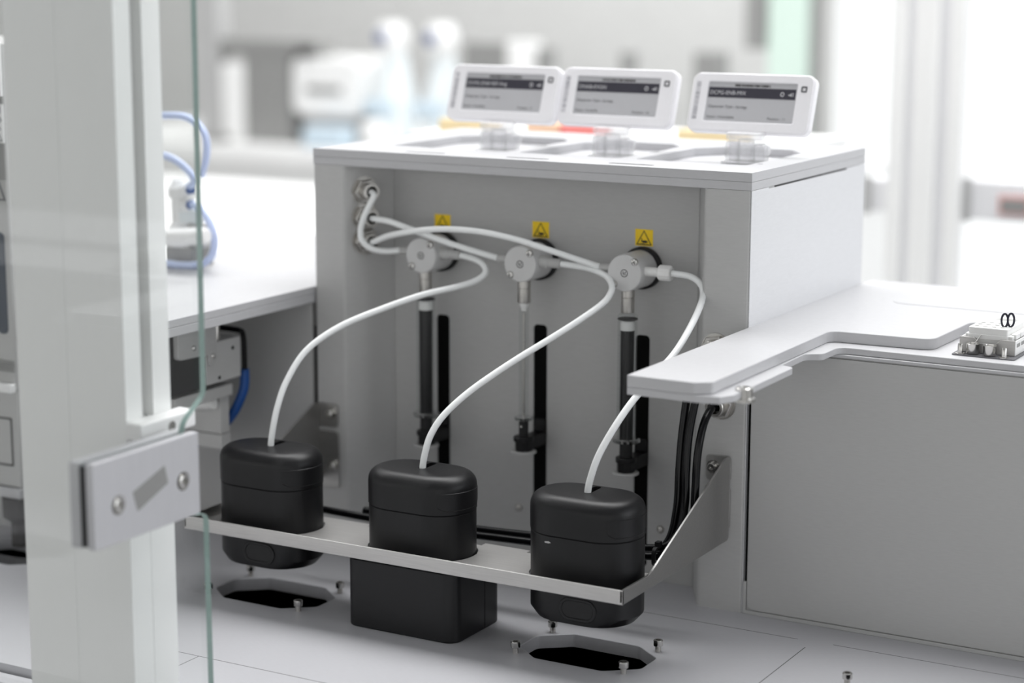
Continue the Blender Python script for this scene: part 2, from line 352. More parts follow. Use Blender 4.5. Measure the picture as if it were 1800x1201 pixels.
# syringe pumps
def pump(x, label, kind):
    Z, y0 = 197.3, 5.0
    t = thing('syringe_pump', label, 'syringe pump', (x, 31, 70), 'syringe pumps in the cabinet recess')
    mb = MB(); mb.lathe([(10.7, 0), (11.2, 0.5), (11.35, 2), (11.4, 14), (11.4, 22.0)], (x, y0, Z), (0, 1, 0), 48); body = mb.build('valve_body', M['valve'], t)
    mb = MB(); mb.prism([(x + 2.4 * math.cos(a), Z + 2.4 * math.sin(a)) for a in [2 * PI * k / 28 for k in range(28)]], y0 - .07, y0 - .01, 'y',
                        [[(x + 1.95 * math.cos(a), Z + 1.95 * math.sin(a)) for a in [2 * PI * k / 28 for k in range(28)]]])
    for d in (((-1.1, 1.0), (-.7, 1.2), (.1, -1.2), (-.3, -1.3)), ((.1, .2), (1.0, 1.2), (1.3, 1.0), (.4, -.1)), ((.3, -.1), (.6, .1), (1.1, -1.0), (.8, -1.2)), ((-1.3, -.2), (-.5, .1), (-.5, -.2), (-1.3, -.5))):
        mb.prism([(x + a, Z + b) for a, b in d], y0 - .07, y0 - .01, 'y')
    mb.build('rotor_mark', M['ink'], body)
    MB().lathe([(12.3, 26.9), (13.0, 27.5), (13.0, 31.0), (12.7, 31.65)], (x, 0, Z), (0, 1, 0), 48).build('valve_collar', M['blackmatt'], t)
    for dx, dz in ((7.0, 7.3), (-6.6, -7.0)):
        s = MB(); c = Vector((x + dx, y0 - .02, Z + dz)); s.lathe([(2.3, 0), (2.3, .5), (1.9, 1.2), (1.1, 1.5), (.3, 1.55)], c, (0, -1, 0), 22); so = s.build('cover_screw', M['chrome'], t)
        s = MB()
        for a in (0.5, 0.5 + PI / 2):
            u = Vector((math.cos(a), 0, math.sin(a))); n = Vector((-math.sin(a), 0, math.cos(a))); q = c + Vector((0, -1.5, 0))
            s.loft([[q + u * 1.3 + n * .22, q + u * 1.3 - n * .22, q - u * 1.3 - n * .22, q - u * 1.3 + n * .22], [q + Vector((0, -.12, 0)) + d for d in (u * 1.3 + n * .22, u * 1.3 - n * .22, -u * 1.3 - n * .22, -u * 1.3 + n * .22)]])
        s.build('cross_recess', M['ink'], so)
    MB().lathe([(3.0, 10.5), (3.0, 13), (2.6, 13.4), (2.5, 19.4), (2.2, 19.7)], (x, 12, Z + 1.3), (-1, 0, 0), 20).build('inlet_port', M['port'], t)
    if kind == 'luer':
        MB().lathe([(2.9, 10.5), (2.7, 20.6)], (x, 12, Z + 1.1), (1, 0, 0), 20).build('outlet_port', M['whiterack'], t)
        mb = MB(); n = 28
        loops = [[Vector((x + d, 12 + (r + (.28 if k % 2 else 0)) * math.cos(2 * PI * k / n), Z + 1.1 + (r + (.28 if k % 2 else 0)) * math.sin(2 * PI * k / n))) for k in range(n)] for d, r in ((20.0, 4.0), (20.5, 4.5), (27.0, 4.5), (28.0, 3.9))]
        mb.loft(loops); mb.build('luer_cap', M['whiterack'], t)
    else:
        MB().lathe([(3.9, 10.5), (3.7, 16.5), (3.1, 17.2), (3.0, 24), (2.4, 25)], (x, 12, Z + 1.3), (1, 0, 0), 22).build('outlet_port', M['port'], t)
    ax = (x, 10.5, 0)
    MB().lathe([(3.9, 172.6), (4.1, 173.2), (4.1, 181.6), (3.8, 181.8), (3.8, 182.1), (4.15, 182.4), (4.15, 187.5)], ax, (0, 0, 1), 30).build('syringe_connector', M['nickel'], t)
    if kind == 'thin':
        MB().lathe([(1.6, 167.5), (2.3, 170), (3.2, 172.6)], ax, (0, 0, 1), 24).build('hub', M['whiterack'], t)
        bl = MB(); MB().lathe([(5.4, 98.0), (5.9, 98.4), (5.9, 99.8), (5.4, 100.2)], ax, (0, 0, 1), 28).build('barrel_flange', M['flange'], t)
        bl.lathe([(3.1, 98.2), (3.1, 168), (2.4, 170.3), (1.2, 170.3), (1.15, 98.2)], ax, (0, 0, 1), 28); bo = bl.build('syringe_barrel', M['barrel'], t)
        MB().cyl((x - .1, 10.5, 98.3), (x - .1, 10.5, 166), 0.8).build('plunger_wire', M['nickel'], t)
        rod = MB(); rod.cyl((x, 10.5, 87.6), (x, 10.5, 98.0), 3.0); ro = rod.build('plunger_head', M['blackmatt'], t)
        MB().dome((x - .2, 7.6, 94), (0, -1, 0), .8, .5).build('set_screw', M['chrome'], ro)
        zc = 87.6
    else:
        bl = MB(); MB().lathe([(7.8, 92.2), (8.6, 92.8), (8.6, 94.4), (7.6, 95.2)], ax, (0, 0, 1), 36).build('barrel_flange', M['flange'], t)
        bl.lathe([(6.0, 92.4), (6.0, 169.0), (6.2, 170.6), (5.4, 171.6), (4.4, 172.5), (4.0, 172.5), (4.8, 168), (4.8, 92.4)], ax, (0, 0, 1), 36); bo = bl.build('syringe_barrel', M['barrel'], t)
        MB().lathe([(6.02, 168.5), (6.25, 168.6), (6.25, 169.0), (6.02, 169.1)], ax, (0, 0, 1), 32).build('barrel_ring', M['bgdark'], t)
        MB().lathe([(4.2, 161.8), (4.5, 162.2), (4.5, 166.4), (4.2, 167.8)], ax, (0, 0, 1), 30).build('plunger_seal', M['whiterack'], t)
        mb = MB()
        for k in range(4):
            a = PI / 4 + k * PI / 2; c, s_ = math.cos(a), math.sin(a)
            mb.prism([(x + c * .2 - s_ * .7, 10.5 + s_ * .2 + c * .7), (x + c * 4.1 - s_ * .7, 10.5 + s_ * 4.1 + c * .7), (x + c * 4.1 + s_ * .7, 10.5 + s_ * 4.1 - c * .7), (x + c * .2 + s_ * .7, 10.5 + s_ * .2 - c * .7)], 92.5, 161.6)
        mb.cyl((x, 10.5, 92.5), (x, 10.5, 161.6), 3.4)
        mb.build('plunger_rod', M['blackmatt'], t)
        MB().cyl((x, 10.5, 83), (x, 10.5, 92.3), 4.0).build('plunger_head', M['blackmatt'], t)
        zc = 83.0
    mk = MB()
    rr = 3.16 if kind == 'thin' else 6.06
    for k in range(26):
        zz = 104 + k * 2.2; w = 0.22 if k % 5 else 0.40
        a0 = -2.35 if kind != 'thin' else -1.2
        mk.loft([[Vector((x + rr * math.cos(a), 10.5 + rr * math.sin(a), z)) for z in (zz, zz + .18)] + [Vector((x + (rr + .03) * math.cos(a), 10.5 + (rr + .03) * math.sin(a), z)) for z in (zz + .18, zz)] for a in (a0, a0 + w / 2, a0 + w)])
    mk.build('scale_marks', M['greyink'], bo)
    # carriage
    mb = MB(); mb.lathe([(6.0, zc - 3.4), (6.4, zc - 2.9), (6.4, zc - .6), (5.9, zc)], ax, (0, 0, 1), 30)
    mb.lathe([(5.6, zc - 9.2), (5.6, zc - 3.4)], ax, (0, 0, 1), 8, .3); co = mb.build('carriage_clamp', M['black'], t, 0.3)
    MB().prism(fillet([(x + 1, 9), (x + 4.6, 12), (x + 4.6, 36), (x - 3.6, 36), (x - 3.6, 14)], 1.2, 3), zc - 9, zc - 1).build('carriage_arm', M['black'], t, 0.4)
    MB().box(x - 3.4, x + 4.2, 30, 36, zc - .8, zc + 7).build('carriage_block', M['black'], t, 0.6)
    MB().lathe([(7.6, zc - 11), (8.1, zc - 10.6), (8.1, zc - 9.7), (7.6, zc - 9.3)], ax, (0, 0, 1), 36).build('thumb_disc', M['port'], t)
    return t
pump(PX[0], 'leftmost syringe pump, wide dark syringe under a grey valve, nearest the three hex fittings', 'wide')
pump(PX[1], 'middle syringe pump with the thin empty glass syringe', 'thin')
pump(PX[2], 'rightmost syringe pump, wide dark syringe with a white knurled cap on its valve', 'luer')

# milky tubes
T = {
'A': [(-263.0, -108.0, 80), (-263.0, -108.0, 91.4), (-262.3, -107.5, 99.5), (-259.9, -105.0, 115.8), (-257.1, -98.0, 132.3), (-250.6, -86.0, 149.5), (-237.8, -68.0, 162.5), (-219.0, -46.0, 172.5), (-203.6, -28.0, 179.0), (-192.0, -10.0, 182.0), (-184.7, 2.0, 184.9), (-180.9, 8.0, 189.4), (-183.9, 11.0, 193.8), (-190.7, 12.0, 196.8), (-201.3, 12.0, 198.6)],
'B': [(-155, -108, 80), (-154.8, -108.0, 91.1), (-153.7, -107.5, 100.0), (-150.9, -105.0, 112.2), (-145.6, -98.0, 123.9), (-135.6, -84.0, 136.8), (-120.4, -64.0, 151.1), (-105.0, -44.0, 163.8), (-94.7, -28.0, 173.1), (-87.9, -12.0, 181.2), (-86.5, -5.0, 186.5), (-88.3, 0.0, 190.1), (-93.5, 5.0, 193.7), (-101.4, 9.0, 195.9), (-112.1, 12.0, 197.4), (-129.2, 12.0, 198.6)],
'C': [(-47, -108, 80), (-47.1, -108.0, 92.1), (-45.7, -107.5, 100.6), (-42.2, -105.0, 113.4), (-36.8, -98.0, 127.7), (-31.8, -86.0, 141.0), (-27.5, -70.0, 151.7), (-24.1, -48.0, 162.9), (-23.8, -30.0, 173.2), (-25.8, -12.0, 182.5), (-29.4, 2.0, 189.6), (-34.4, 8.0, 194.8), (-42.5, 11.0, 197.8), (-54.3, 12.0, 198.5)],
'D': [(-266.2, 8.6, 235.3), (-262.8, 6.8, 233.6), (-264.2, 4.5, 228.0), (-267.6, 3.0, 220.4), (-270.0, 2.0, 211.5), (-269.2, 2.5, 204.2), (-263.9, 5.0, 199.2), (-256, 9.0, 197.6), (-246.6, 12.0, 198.5)],
'E': [(-266.2, 8.6, 218.2), (-261, 6.5, 218.3), (-249.5, 5.5, 217.4), (-225.6, 2.0, 212.6), (-201.0, 4.0, 206.2), (-184.7, 9.0, 201.6), (-174.4, 12.0, 198.9)],
'F': [(-266.2, 8.6, 202.8), (-261, 5.5, 204.2), (-245.7, 0.0, 209.6), (-220.5, -5.0, 215.0), (-199.6, -5.0, 217.2), (-176.2, -4.0, 216.9), (-152.6, -2.0, 213.6), (-133.2, -1.0, 209.2), (-113.4, 7.0, 202.5), (-102.6, 12.0, 198.8)]}
for k, name, l in (('A', 'dispense_tube', 'milky tube curving from the left black canister up to the leftmost valve'),
                   ('B', 'dispense_tube', 'milky tube sweeping from the middle black canister up to the middle valve'),
                   ('C', 'dispense_tube', 'milky tube rising from the right black canister behind the arm to the white cap'),
                   ('D', 'feed_tube', 'short milky tube looping down from the top fitting to the leftmost valve'),
                   ('E', 'feed_tube', 'milky tube running straight down from the middle fitting to the middle valve'),
                   ('F', 'feed_tube', 'milky tube arching from the lowest fitting over two valves to the rightmost valve')):
    tag(MB().tube(T[k], 1.95, 14, 10).build(name, M['tube']), l, 'tube')

# ================================================================== SHELF AND CANISTERS
CX = (-263, -155, -47); CY = -107.8
shelf = thing('canister_shelf', 'brushed steel shelf with a folded front lip holding the three black canisters', 'shelf', (-155, 0, 44))
rear = [(-300.5, -81)]
fl = [(-302, -140.4), (-9.6, -140.4), (-9.6, -86), (-98, -86), (-98, -81.5), (-128, -81.5), (-128, -86.5), (-208, -86.5), (-208, -81.5), (-302, -81.5)]
MB().prism(fl, 43.5, 45, 'z', [stadium(x, CY, 11.6, 22.3) for x in CX]).build('tray', M['steel'], shelf, 0.3)
MB().prism(fillet([(-142, 43.5), (-140.4, 43.5), (-140.4, 51.6), (-142, 51.6)], [1.5, 0, .4, .4], 4), -303.5, -8.1, 'x').build('front_lip', M['steel'], shelf)
side = fillet([(-142, 43.5), (-2.0, 44.5), (-1.6, 95), (-8, 95), (-104.5, 53), (-110, 51.6), (-142, 51.6)], [1.5, 3, 0, 6, 6, 2, .5], 5)
for a, b in ((-9.6, -8.1), (-303.5, -302.0)): MB().prism(side, a, b, 'x').build('side_bracket', M['darksteel'], shelf, 0.25)
for s in (0, 1):
    X = (lambda v: v) if s == 0 else (lambda v: -311.6 - v)
    for z0, z1, w in ((79.5, 95, -24), (38.5 if s else 50, 76.5, -24.5)):
        x0, x1 = sorted((X(w), X(-8.1)))
        MB().prism(rrect(x0, x1, z0, z1, 2.6, 5), -1.6, -0.1, 'y').build('mounting_flange', M['darksteel'], shelf, 0.2)
mb = MB(); screw(mb, (-18.9, -1.6, 87.8), (0, -1, 0), 2.7, 3.2, .8); mb.build('flange_screw', M['chrome'], shelf)
mb = MB(); screw(mb, (-292.7, -1.6, 89), (0, -1, 0), 2.7, 3.2, .8); mb.build('flange_screw', M['chrome'], shelf)
mb = MB(); screw(mb, (-291.2, -1.6, 54), (0, -1, 0), 2.7, 3.2, .8); mb.build('flange_screw', M['chrome'], shelf)

def canister(cx, label, zb):
    t = thing('canister', label, 'canister', (cx, CY, zb), 'black supply canisters in the steel shelf')
    A, Rr = 11.6, 21.8
    mb = MB(); rf = 8.0; zt = 93.0
    lp = [(0.0, 71.9), (0.0, 72.2), (0.0, zt - rf)] + [(rf * (1 - math.cos(a)), zt - rf + rf * math.sin(a)) for a in [PI / 2 * k / 7 for k in range(1, 8)]]
    mb.loft([[(x, y, z) for x, y in stadium(cx, CY, A, Rr, 14, i)] for i, z in lp], cap1=False)
    top = stadium(cx, CY, A, Rr, 14, rf); sl = rrect(cx - 2.3, cx + 2.3, CY - 2.4, CY + Rr - rf - 0.4, 2.2, 4)
    b2 = bmesh.new(); ed = []
    for loop in (top, sl):
        vs = [b2.verts.new((x, y, zt)) for x, y in loop]; ed += [b2.edges.new((vs[i], vs[(i + 1) % len(vs)])) for i in range(len(vs))]
    bmesh.ops.triangle_fill(b2, use_beauty=True, use_dissolve=False, edges=ed, normal=(0, 0, 1)); mb._merge(b2); b2.free()
    mb.loft([[(x, y, z) for x, y in sl] for z in (zt, zt - 9)], cap0=False)
    bmesh.ops.remove_doubles(mb.bm, verts=list(mb.bm.verts), dist=0.01)
    lid = mb.build('lid', M['black'], t)
    mb = MB()                                   # raised clip tab wrapping the right end of the lid
    an = [math.radians(a) for a in range(-62, 32, 6)]; n = len(an)
    def row(r, z): return [Vector((cx + A + r * math.cos(a), CY + r * math.sin(a), z)) for a in an]
    for z0, z1 in ((74.2, 84.0),):
        o_, i_ = [], []
        R1, R0 = Rr + .25, Rr - .2
        outer0, outer1, in0, in1 = row(R1, z0), row(R1, z1), row(R0, z0 - .5), row(R0, z1 + .5)
        k = 4
        for j in range(3):                       # round the lower corners
            d = (2.4, 1.0, .2)[j]
            for L_ in (outer0, in0): L_[j].z += d; L_[-1 - j].z += d
        mb.loft([[outer0[i], outer1[i], in1[i], in0[i]] for i in range(n)])
    mb.build('clip_tab', M['black'], lid)
    mb = MB()
    lo = [(4.8, 1.8, zb), (4.4, 1.0, zb + .4), (.35, .35, zb + 5.0)] if zb < 30 else [(.35, .35, zb)]     # (end inset, side inset, height)
    lo += [(.35, .35, 45.2), (.35, .35, 70.8), (.9, .9, 71.4), (.9, .9, 71.9)]
    mb.loft([[(x, y, z) for x, y in stadium(cx, CY, A - (ie - iy), Rr, 14, iy)] for ie, iy, z in lo])
    body = mb.build('body', M['black'], t)
    if zb < 30:
        c0, zc = cx + 5.2, 31.8; yf = CY - Rr + .35
        def pill(w, h): return rrect(c0 - w, c0 + w, zc - h, zc + h, h - .2, 8)
        MB().prism(pill(11.5, 6.6), yf - .45, yf + .3, 'y', [pill(9.4, 4.7)]).build('grip_rim', M['black'], body, 0.4)
        MB().prism(pill(9.4, 4.7), yf - .06, yf + .3, 'y').build('grip_window', M['blackmatt'], body)
    return t
canister(CX[0], 'left black canister with its lower end hanging over the left deck opening', 22.5)
canister(CX[1], 'middle black canister standing on the square black block', 41.3)
canister(CX[2], 'right black canister with a small pale scuff, nearest the viewer', 22.5)
blk = thing('base_block', 'square black block under the steel shelf carrying the middle canister', 'block', (-154.5, -108, 0))
MB().prism(rrect(-191.6, -117, -135, -81, 8, 8), 0.05, 41.0).build('block_shell', M['black'], blk, 0.8)
MB().box(-117.2, -116.95, -101.4, -100.9, 0.5, 40).build('shell_seam', M['void'], blk)
mb = MB(); random.seed(3)
cn = Vector((-60.5, CY - 21.47, 67.6))
mb.prism([(cn.x + (1.9 + random.uniform(-.5, .4)) * math.cos(a), cn.z + (.62 + random.uniform(-.2, .15)) * math.sin(a)) for a in [2 * PI * k / 14 for k in range(14)]], cn.y - .03, cn.y + .1, 'y')
rc = [o for o in bpy.data.objects if o.name.startswith('canister') and abs(o.location.x + .047) < 1e-4][0]
rb = [c for c in rc.children if c.name.startswith('body')][0]
mb.build('scuff_mark', M['port'], rb)

# black cables on the right and behind the canisters
G = [(-15.5, -9.5, 125.5), (-15.6, -16, 124.5), (-15.3, -24, 119.5), (-15.0, -30.0, 111), (-15.4, -33.0, 98.8), (-15.2, -35.0, 82.4), (-14.8, -39.0, 63.1), (-17.4, -49.0, 51.0), (-29.7, -57.0, 45.4), (-76.6, -60.0, 44.2), (-122.5, -61.0, 42.8), (-162.1, -62.0, 42.0), (-226.8, -63.0, 42.6), (-262, -64, 43.6)]
H = [(-19.5, -9.5, 158.5), (-19.2, -17, 154), (-19.4, -24.0, 140), (-21.4, -31.0, 114.5), (-21.2, -35.0, 91.8), (-20.3, -38.0, 72.1), (-20.8, -46.0, 57), (-33, -52.0, 48.6), (-86.8, -54.0, 46.4), (-125.3, -55.0, 44.8), (-164.5, -56.0, 44), (-230, -57, 44.8)]
I = [(-25, -12.0, 158), (-26.2, -22, 140), (-27.2, -28, 114), (-27.0, -32, 91.8), (-26.2, -36, 70), (-28, -42, 52), (-38, -46, 42), (-62, -47.0, 37)]
for P, l in ((G, 'black cable plugged into the lower right fitting and running behind the canisters'),
             (H, 'black cable dropping from under the arm, leaving the fitting hidden by it'),
             (I, 'third black cable of the bundle, on its left side beside the recess')):
    tag(MB().tube(P, 2.35, 12, 8).build('cable', M['cable']), l, 'cable')
mb = MB(); mb.prism(rrect(-62.4, -49, 40.6, 51.6, 3, 4), -29.4, -27.2, 'x', [rrect(-61.0, -50.2, 42.0, 50.4, 2.6, 4)]); mb.box(-29.6, -26.8, -58, -54, 51.4, 54.2)
tag(mb.build('cable_tie', M['blackmatt']), 'black cable tie binding two cables beside the right canister', 'cable tie')

# ================================================================== RIGHT SIDE: CABINET, ARM, RACK
sc_ = thing('side_cabinet', 'low grey side cabinet with a plain front panel, right of the dispenser', 'cabinet', (200, 100, 0))
MB().box(3, 520, 1.2, 206, 0.05, 160.2).build('carcass', M['paint'], sc_)
MB().prism(fillet([(3.6, 3.0), (520, 3.0), (520, 159.6), (3.6, 159.6)], [5.5, 0, 0, 0.5]), 0.0, 1.1, 'y').build('front_panel', M['paint'], sc_, 0.2)
MB().box(1.0, 520, 0.0, 1.1, 0.05, 2.4).box(1.0, 3.0, 0.0, 1.1, 2.4, 20).build('front_frame', M['paint'], sc_, 0.15)
MB().box(2.4, 520, -0.4, 206, 160.4, 162.3).build('top_sheet', M['plate'], sc_, 0.3)
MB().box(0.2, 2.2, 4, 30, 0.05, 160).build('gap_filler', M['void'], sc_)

arm = thing('cantilever_plate', 'thick pale metal plate with an arm jutting forward past the dispenser', 'plate', (150, 80, 162.5))
up = fillet([(0.4, -157), (38, -157.4), (46.0, -151.5), (45.2, 14.5), (105, 17.5), (106.5, 84), (520, 84), (520, 206), (0.4, 206)], [.6, 4, 2.5, 7, 9, 8, 0, 0, 0], 8)
MB().prism(up, 166.3, 172.7).build('upper_plate', M['plate'], arm, 0.5)
lw = fillet([(0.4, -157), (40, -157.6), (51.5, -155), (55.6, -147), (55.0, -66), (47.0, -62.5), (46.2, -27), (55.0, -22), (55.4, 2.2), (520, -1.2), (520, 206), (0.4, 206)], [.6, 5, 2, 3, 3, 1, 6, 5, 7, 0, 0, 0], 7)
MB().prism(lw, 162.4, 166.25).build('lower_plate', M['plate'], arm, 0.4)
MB().prism(fillet([(41, 124), (515, 124), (515, 204), (41, 204)], [14, 0, 0, 14], 8), 172.7, 172.95).build('inlay_sheet', M['plate'], arm, 0.1)
mb = MB(); mb.lathe([(5.4, 160.2), (5.8, 160.6), (5.8, 162.3)], (55.4, -133.5, 0), (0, 0, 1), 30); mb.lathe([(4.6, 166.3), (4.6, 167.4), (4.0, 167.9), (2.2, 167.9), (2.0, 167.0)], (55.4, -133.5, 0), (0, 0, 1), 28)
mb.lathe([(4.4, 162.2), (4.4, 166.4)], (55.6, -133.3, 0), (0, 0, 1), 28)
mb.build('shoulder_bolt', M['chrome'], arm)

rack = thing('sample_rack', 'small white nylon rack in a bent steel tray on the plate, with navy loops', 'rack', (136, 40, 166.3))
MB().prism(rrect(117.5, 153, 11.2, 78, 2, 4), 166.3, 166.9).build('base_mat', M['greyink'], rack)
def notch(x0, x1, flip):
    P = [(x0, 167), (x1, 167), (x1, 175.6), (x0, 175.6)]
    return P
fr = [(119.2, 167), (150.6, 167), (150.6, 175.6), (142.6, 175.6), (141.2, 174.2), (139.5, 172.6), (130, 172.6), (128.6, 174.2), (127.2, 175.6), (119.2, 175.6)]
MB().prism(fr, 20.6, 21.5, 'y').build('steel_tray', M['steel'], rack, 0.15)
for x in (149.8, 119.2): MB().box(x, x + .8, 21.6, 76, 167, 175.2).build('tray_side', M['whiterack'], rack, 0.1)
for k in range(6): MB().box(150.55, 150.75, 24 + k * 8.6, 30 + k * 8.6, 171.4, 173.4).build('side_slot', M['bgmid'], rack)
MB().box(121.5, 148.4, 23.4, 76, 167, 177.4).build('lower_block', M['whiterack'], rack, 0.5)
hl = [[(126.2 + i * 4.9 + 1.55 * math.cos(a), 28.5 + j * 6.2 + 1.55 * math.sin(a)) for a in [2 * PI * k / 16 for k in range(16)]] for i in range(4) for j in range(3)]
hl += [[(136 + 7 * math.cos(a), 55 + 4.2 * math.sin(a)) for a in [2 * PI * k / 20 for k in range(20)]]]
MB().prism(rrect(123.4, 145.6, 22.6, 64, 1, 3), 177.4, 181.0, 'z', hl).build('upper_block', M['whiterack'], rack, 0.3)
MB().prism(rrect(123.2, 145.8, 22.2, 64.2, 1, 3), 174.6, 177.4).build('block_step', M['whiterack'], rack, 0.3)
for y in (26, 35, 44, 53): MB().box(146.6, 149.6, y, y + 7.5, 175.3, 178.2).build('clip_rib', M['whiterack'], rack, 0.4)
for x, y in ((128.0, 17.0), (138.0, 15.9)):
    MB().lathe([(3.2, 166.95), (3.6, 167.6), (3.75, 172.4), (3.95, 172.8), (3.5, 172.9), (3.3, 171.6)], (x, y, 0), (0, 0, 1), 28).build('cup', M['chrome'], rack)
    MB().lathe([(3.3, 171.4), (3.3, 171.6)], (x, y, 0), (0, 0, 1), 20).build('cup_bottom', M['bgdark'], rack)
for x, y in ((121.6, 14.9), (146.4, 14.2)):
    MB().lathe([(3.0, 166.9), (3.0, 167.3), (1.5, 167.5), (1.5, 172.2), (1.2, 172.7)], (x, y, 0), (0, 0, 1), 20).build('locating_pin', M['chrome'], rack)
MB().tube([(128.6, 18, 172.6), (130.8, 22, 177)], .35, 8).build('cup_handle', M['chrome'], rack)
for cx, l, tl in ((140.9, 'left navy cord loop standing up from the white rack', -.5), (144.4, 'right navy cord loop standing up from the white rack', .6)):
    P = [Vector((cx + 1.7 * math.sin(a) * (1.0), 32 + .3 * math.sin(a), 184.6 + 3.7 * -math.cos(a) + (.5 if tl > 0 else 0))) for a in [.35 + (2 * PI - .7) * k / 18 for k in range(19)]]
    P = [Vector((P[0].x, P[0].y, 181.2))] + P + [Vector((P[-1].x, P[-1].y, 181.2))]
    tag(MB().tube(P, .62, 10, 3).build('cord_loop', M['navy']), l, 'cord')

# ================================================================== DISPLAYS ON THE LID
LEAN = math.radians(19.4)
def display(x0, y0, z0, label, head, status, pos, blur):
    t = thing('label_display', label, 'display', (x0 + 41, y0 + 6, 257), 'electronic paper displays on the dispenser lid')
    W_, H_, D_ = 81.6, 38.0, 7.5
    X = Matrix.Translation((x0, y0, z0)) @ Matrix.Rotation(-LEAN, 4, 'X')
    # local frame: u right, d into the case, v up
    def xf(mb):
        for v in mb.bm.verts: v.co = X @ v.co
        return mb
    su0, su1, sv0, sv1 = 11.8, 70.0, 7.2, 31.6
    mb = MB(); mb.prism(rrect(0, W_, 0, H_, 5.2, 8), 1.4, D_, 'y')
    mb.prism(rrect(0.6, W_ - .6, .6, H_ - .6, 4.8, 8), 0, 1.4, 'y', [rrect(su0 - .6, su1 + .6, sv0 - .6, sv1 + .6, .8, 3)])
    xf(mb).build('casing', M['case'], t, 0.55, 2)
    mb = MB(); mb.box(su0 - .6, su1 + .6, .75, 1.5, sv0 - .6, sv1 + .6); mb.mi = 1
    mb.box(su0, su1, .66, .74, 22.0, 28.6)
    R0 = Matrix.Rotation(PI / 2, 4, 'X')
    def tx(s, size, u, v, mi, al='LEFT'): mb.text(s, size, Matrix.Translation((u, .60, v)) @ R0, mi, al)
    tx(head, 3.5, su0 + 1.0, 24.0, 2)
    mb.mi = 2; mb.prism([(61.2 + 1.3 * math.cos(a), 25.2 + 1.5 * math.sin(a)) for a in [2 * PI * k / 14 for k in range(14)]], .58, .64, 'y', [[(61.2 + .8 * math.cos(a), 25.2 + 1.0 * math.sin(a)) for a in [2 * PI * k / 14 for k in range(14)]]])
    mb.prism([(65.2, 25.2), (66.4, 25.2), (67.4, 26.6), (67.4, 23.8), (66.4, 24.6), (65.2, 24.6)], .58, .64, 'y'); mb.prism([(68.1, 26.4), (68.5, 26.4), (68.5, 24), (68.1, 24)], .58, .64, 'y')
    tx('Dispenser Type : Syringe', 2.6, su0 + 1.2, 15.4, 3)
    tx('Status : ' + status, 2.4, su0 + 1.0, 8.7, 3); tx('Position : ' + pos, 2.4, 53.6, 8.7, 3)
    mb.mi = 4
    for k in range(22): mb.box(29 + k * 1.1, 29 + k * 1.1 + random.choice((.5, .8, 1.0)), .6, .7, 29.4, 30.7)
    for v in mb.bm.verts: v.co = X @ v.co
    mb.build('screen', [M['screen'], M['bar'], M['paper'], M['greyink'], M['bgdark']], t, normals=True)
    mb = MB()
    for k in range(34): mb.box(3.2, 6.2, -.05, .05, 7.5 + k * .72, 7.5 + k * .72 + random.choice((.2, .35, .5)))
    xf(mb).build('barcode', M['tagink'], t)
    mb = MB(); mb.prism(rrect(73.4, 77.2, 26.8, 30.6, .6, 3), -.25, .05, 'y', [rrect(74.3, 76.3, 27.7, 29.7, .3, 2)]); xf(mb).build('button', M['greyink'], t)
    # clear stand clip under the display
    cx = x0 + W_ * .52; mb = MB()
    for dx, r, z in ((-10, 4.6, 271), (-1, 5.2, 273), (9, 4.6, 270)):
        mb.lathe([(r, 257.1), (r, z - 1), (r - 1, z)], (cx + dx, y0 + 1, 0), (0, 0, 1), 20)
    mb.box(cx - 15, cx + 15, y0 - 6, y0 + 9, 257.1, 259.4); mb.box(cx - 12, cx + 12, y0 - 1.2, y0 + 1.0, 259.4, 277.5)
    mb.lathe([(2.4, 0), (2.4, 24)], (cx - 12, y0 - 3.2, 275), (1, 0, 0), 16); mb.lathe([(3.0, 0), (3.0, 26)], (cx - 13, y0 + 4.5, 266), (1, 0, 0), 16)
    mb.build('stand_clip', M['clear'], t, 0.5)
    return t
display(-254.8, 80, 278.1, 'leftmost electronic paper display on the lid, overlapping the middle one', 'DCPG-ENB REF-Avg', 'Available', '9', .3)
display(-174.0, 85, 278.0, 'middle electronic paper display on the lid, in front of a red strip', 'DNAB-EVGN', 'Available', '10', .3)
display(-84.6, 92, 276.9, 'rightmost electronic paper display on the lid, standing apart from the other two', 'DCPG-ENB-MIX', 'Unavailable', '11', .3)

# ================================================================== LEFT SIDE: WORKTOP AND WHAT IS ON AND UNDER IT
lb = thing('side_worktop', 'pale worktop slab on the left, behind the glass door, beside the dispenser', 'worktop', (-375, 60, 161.5))
lwp = [(-305.6, -160), (-385, -160), (-392, -60), (-452, -22), (-452, 330), (-305.6, 330)]
MB().prism(lwp, 167, 172).build('top_plate', M['plate'], lb, 0.4)
MB().prism(lwp, 161.4, 166.9).build('under_plate', M['plate'], lb, 0.4)
MB().box(-430, -306, 80, 80.4, 171.9, 172.05).build('joint_line', M['bgmid'], lb)
lc = thing('lower_cabinet', 'dark shaded grey cabinet front under the left worktop', 'cabinet', (-375, 100, 0))
MB().box(-447, -308.2, 0, 206, 0.05, 161.2).build('carcass', M['panel'], lc, 0.3)
MB().box(-308, -305.3, 3, 30, 0.05, 145).build('gap_filler', M['void'], lc)

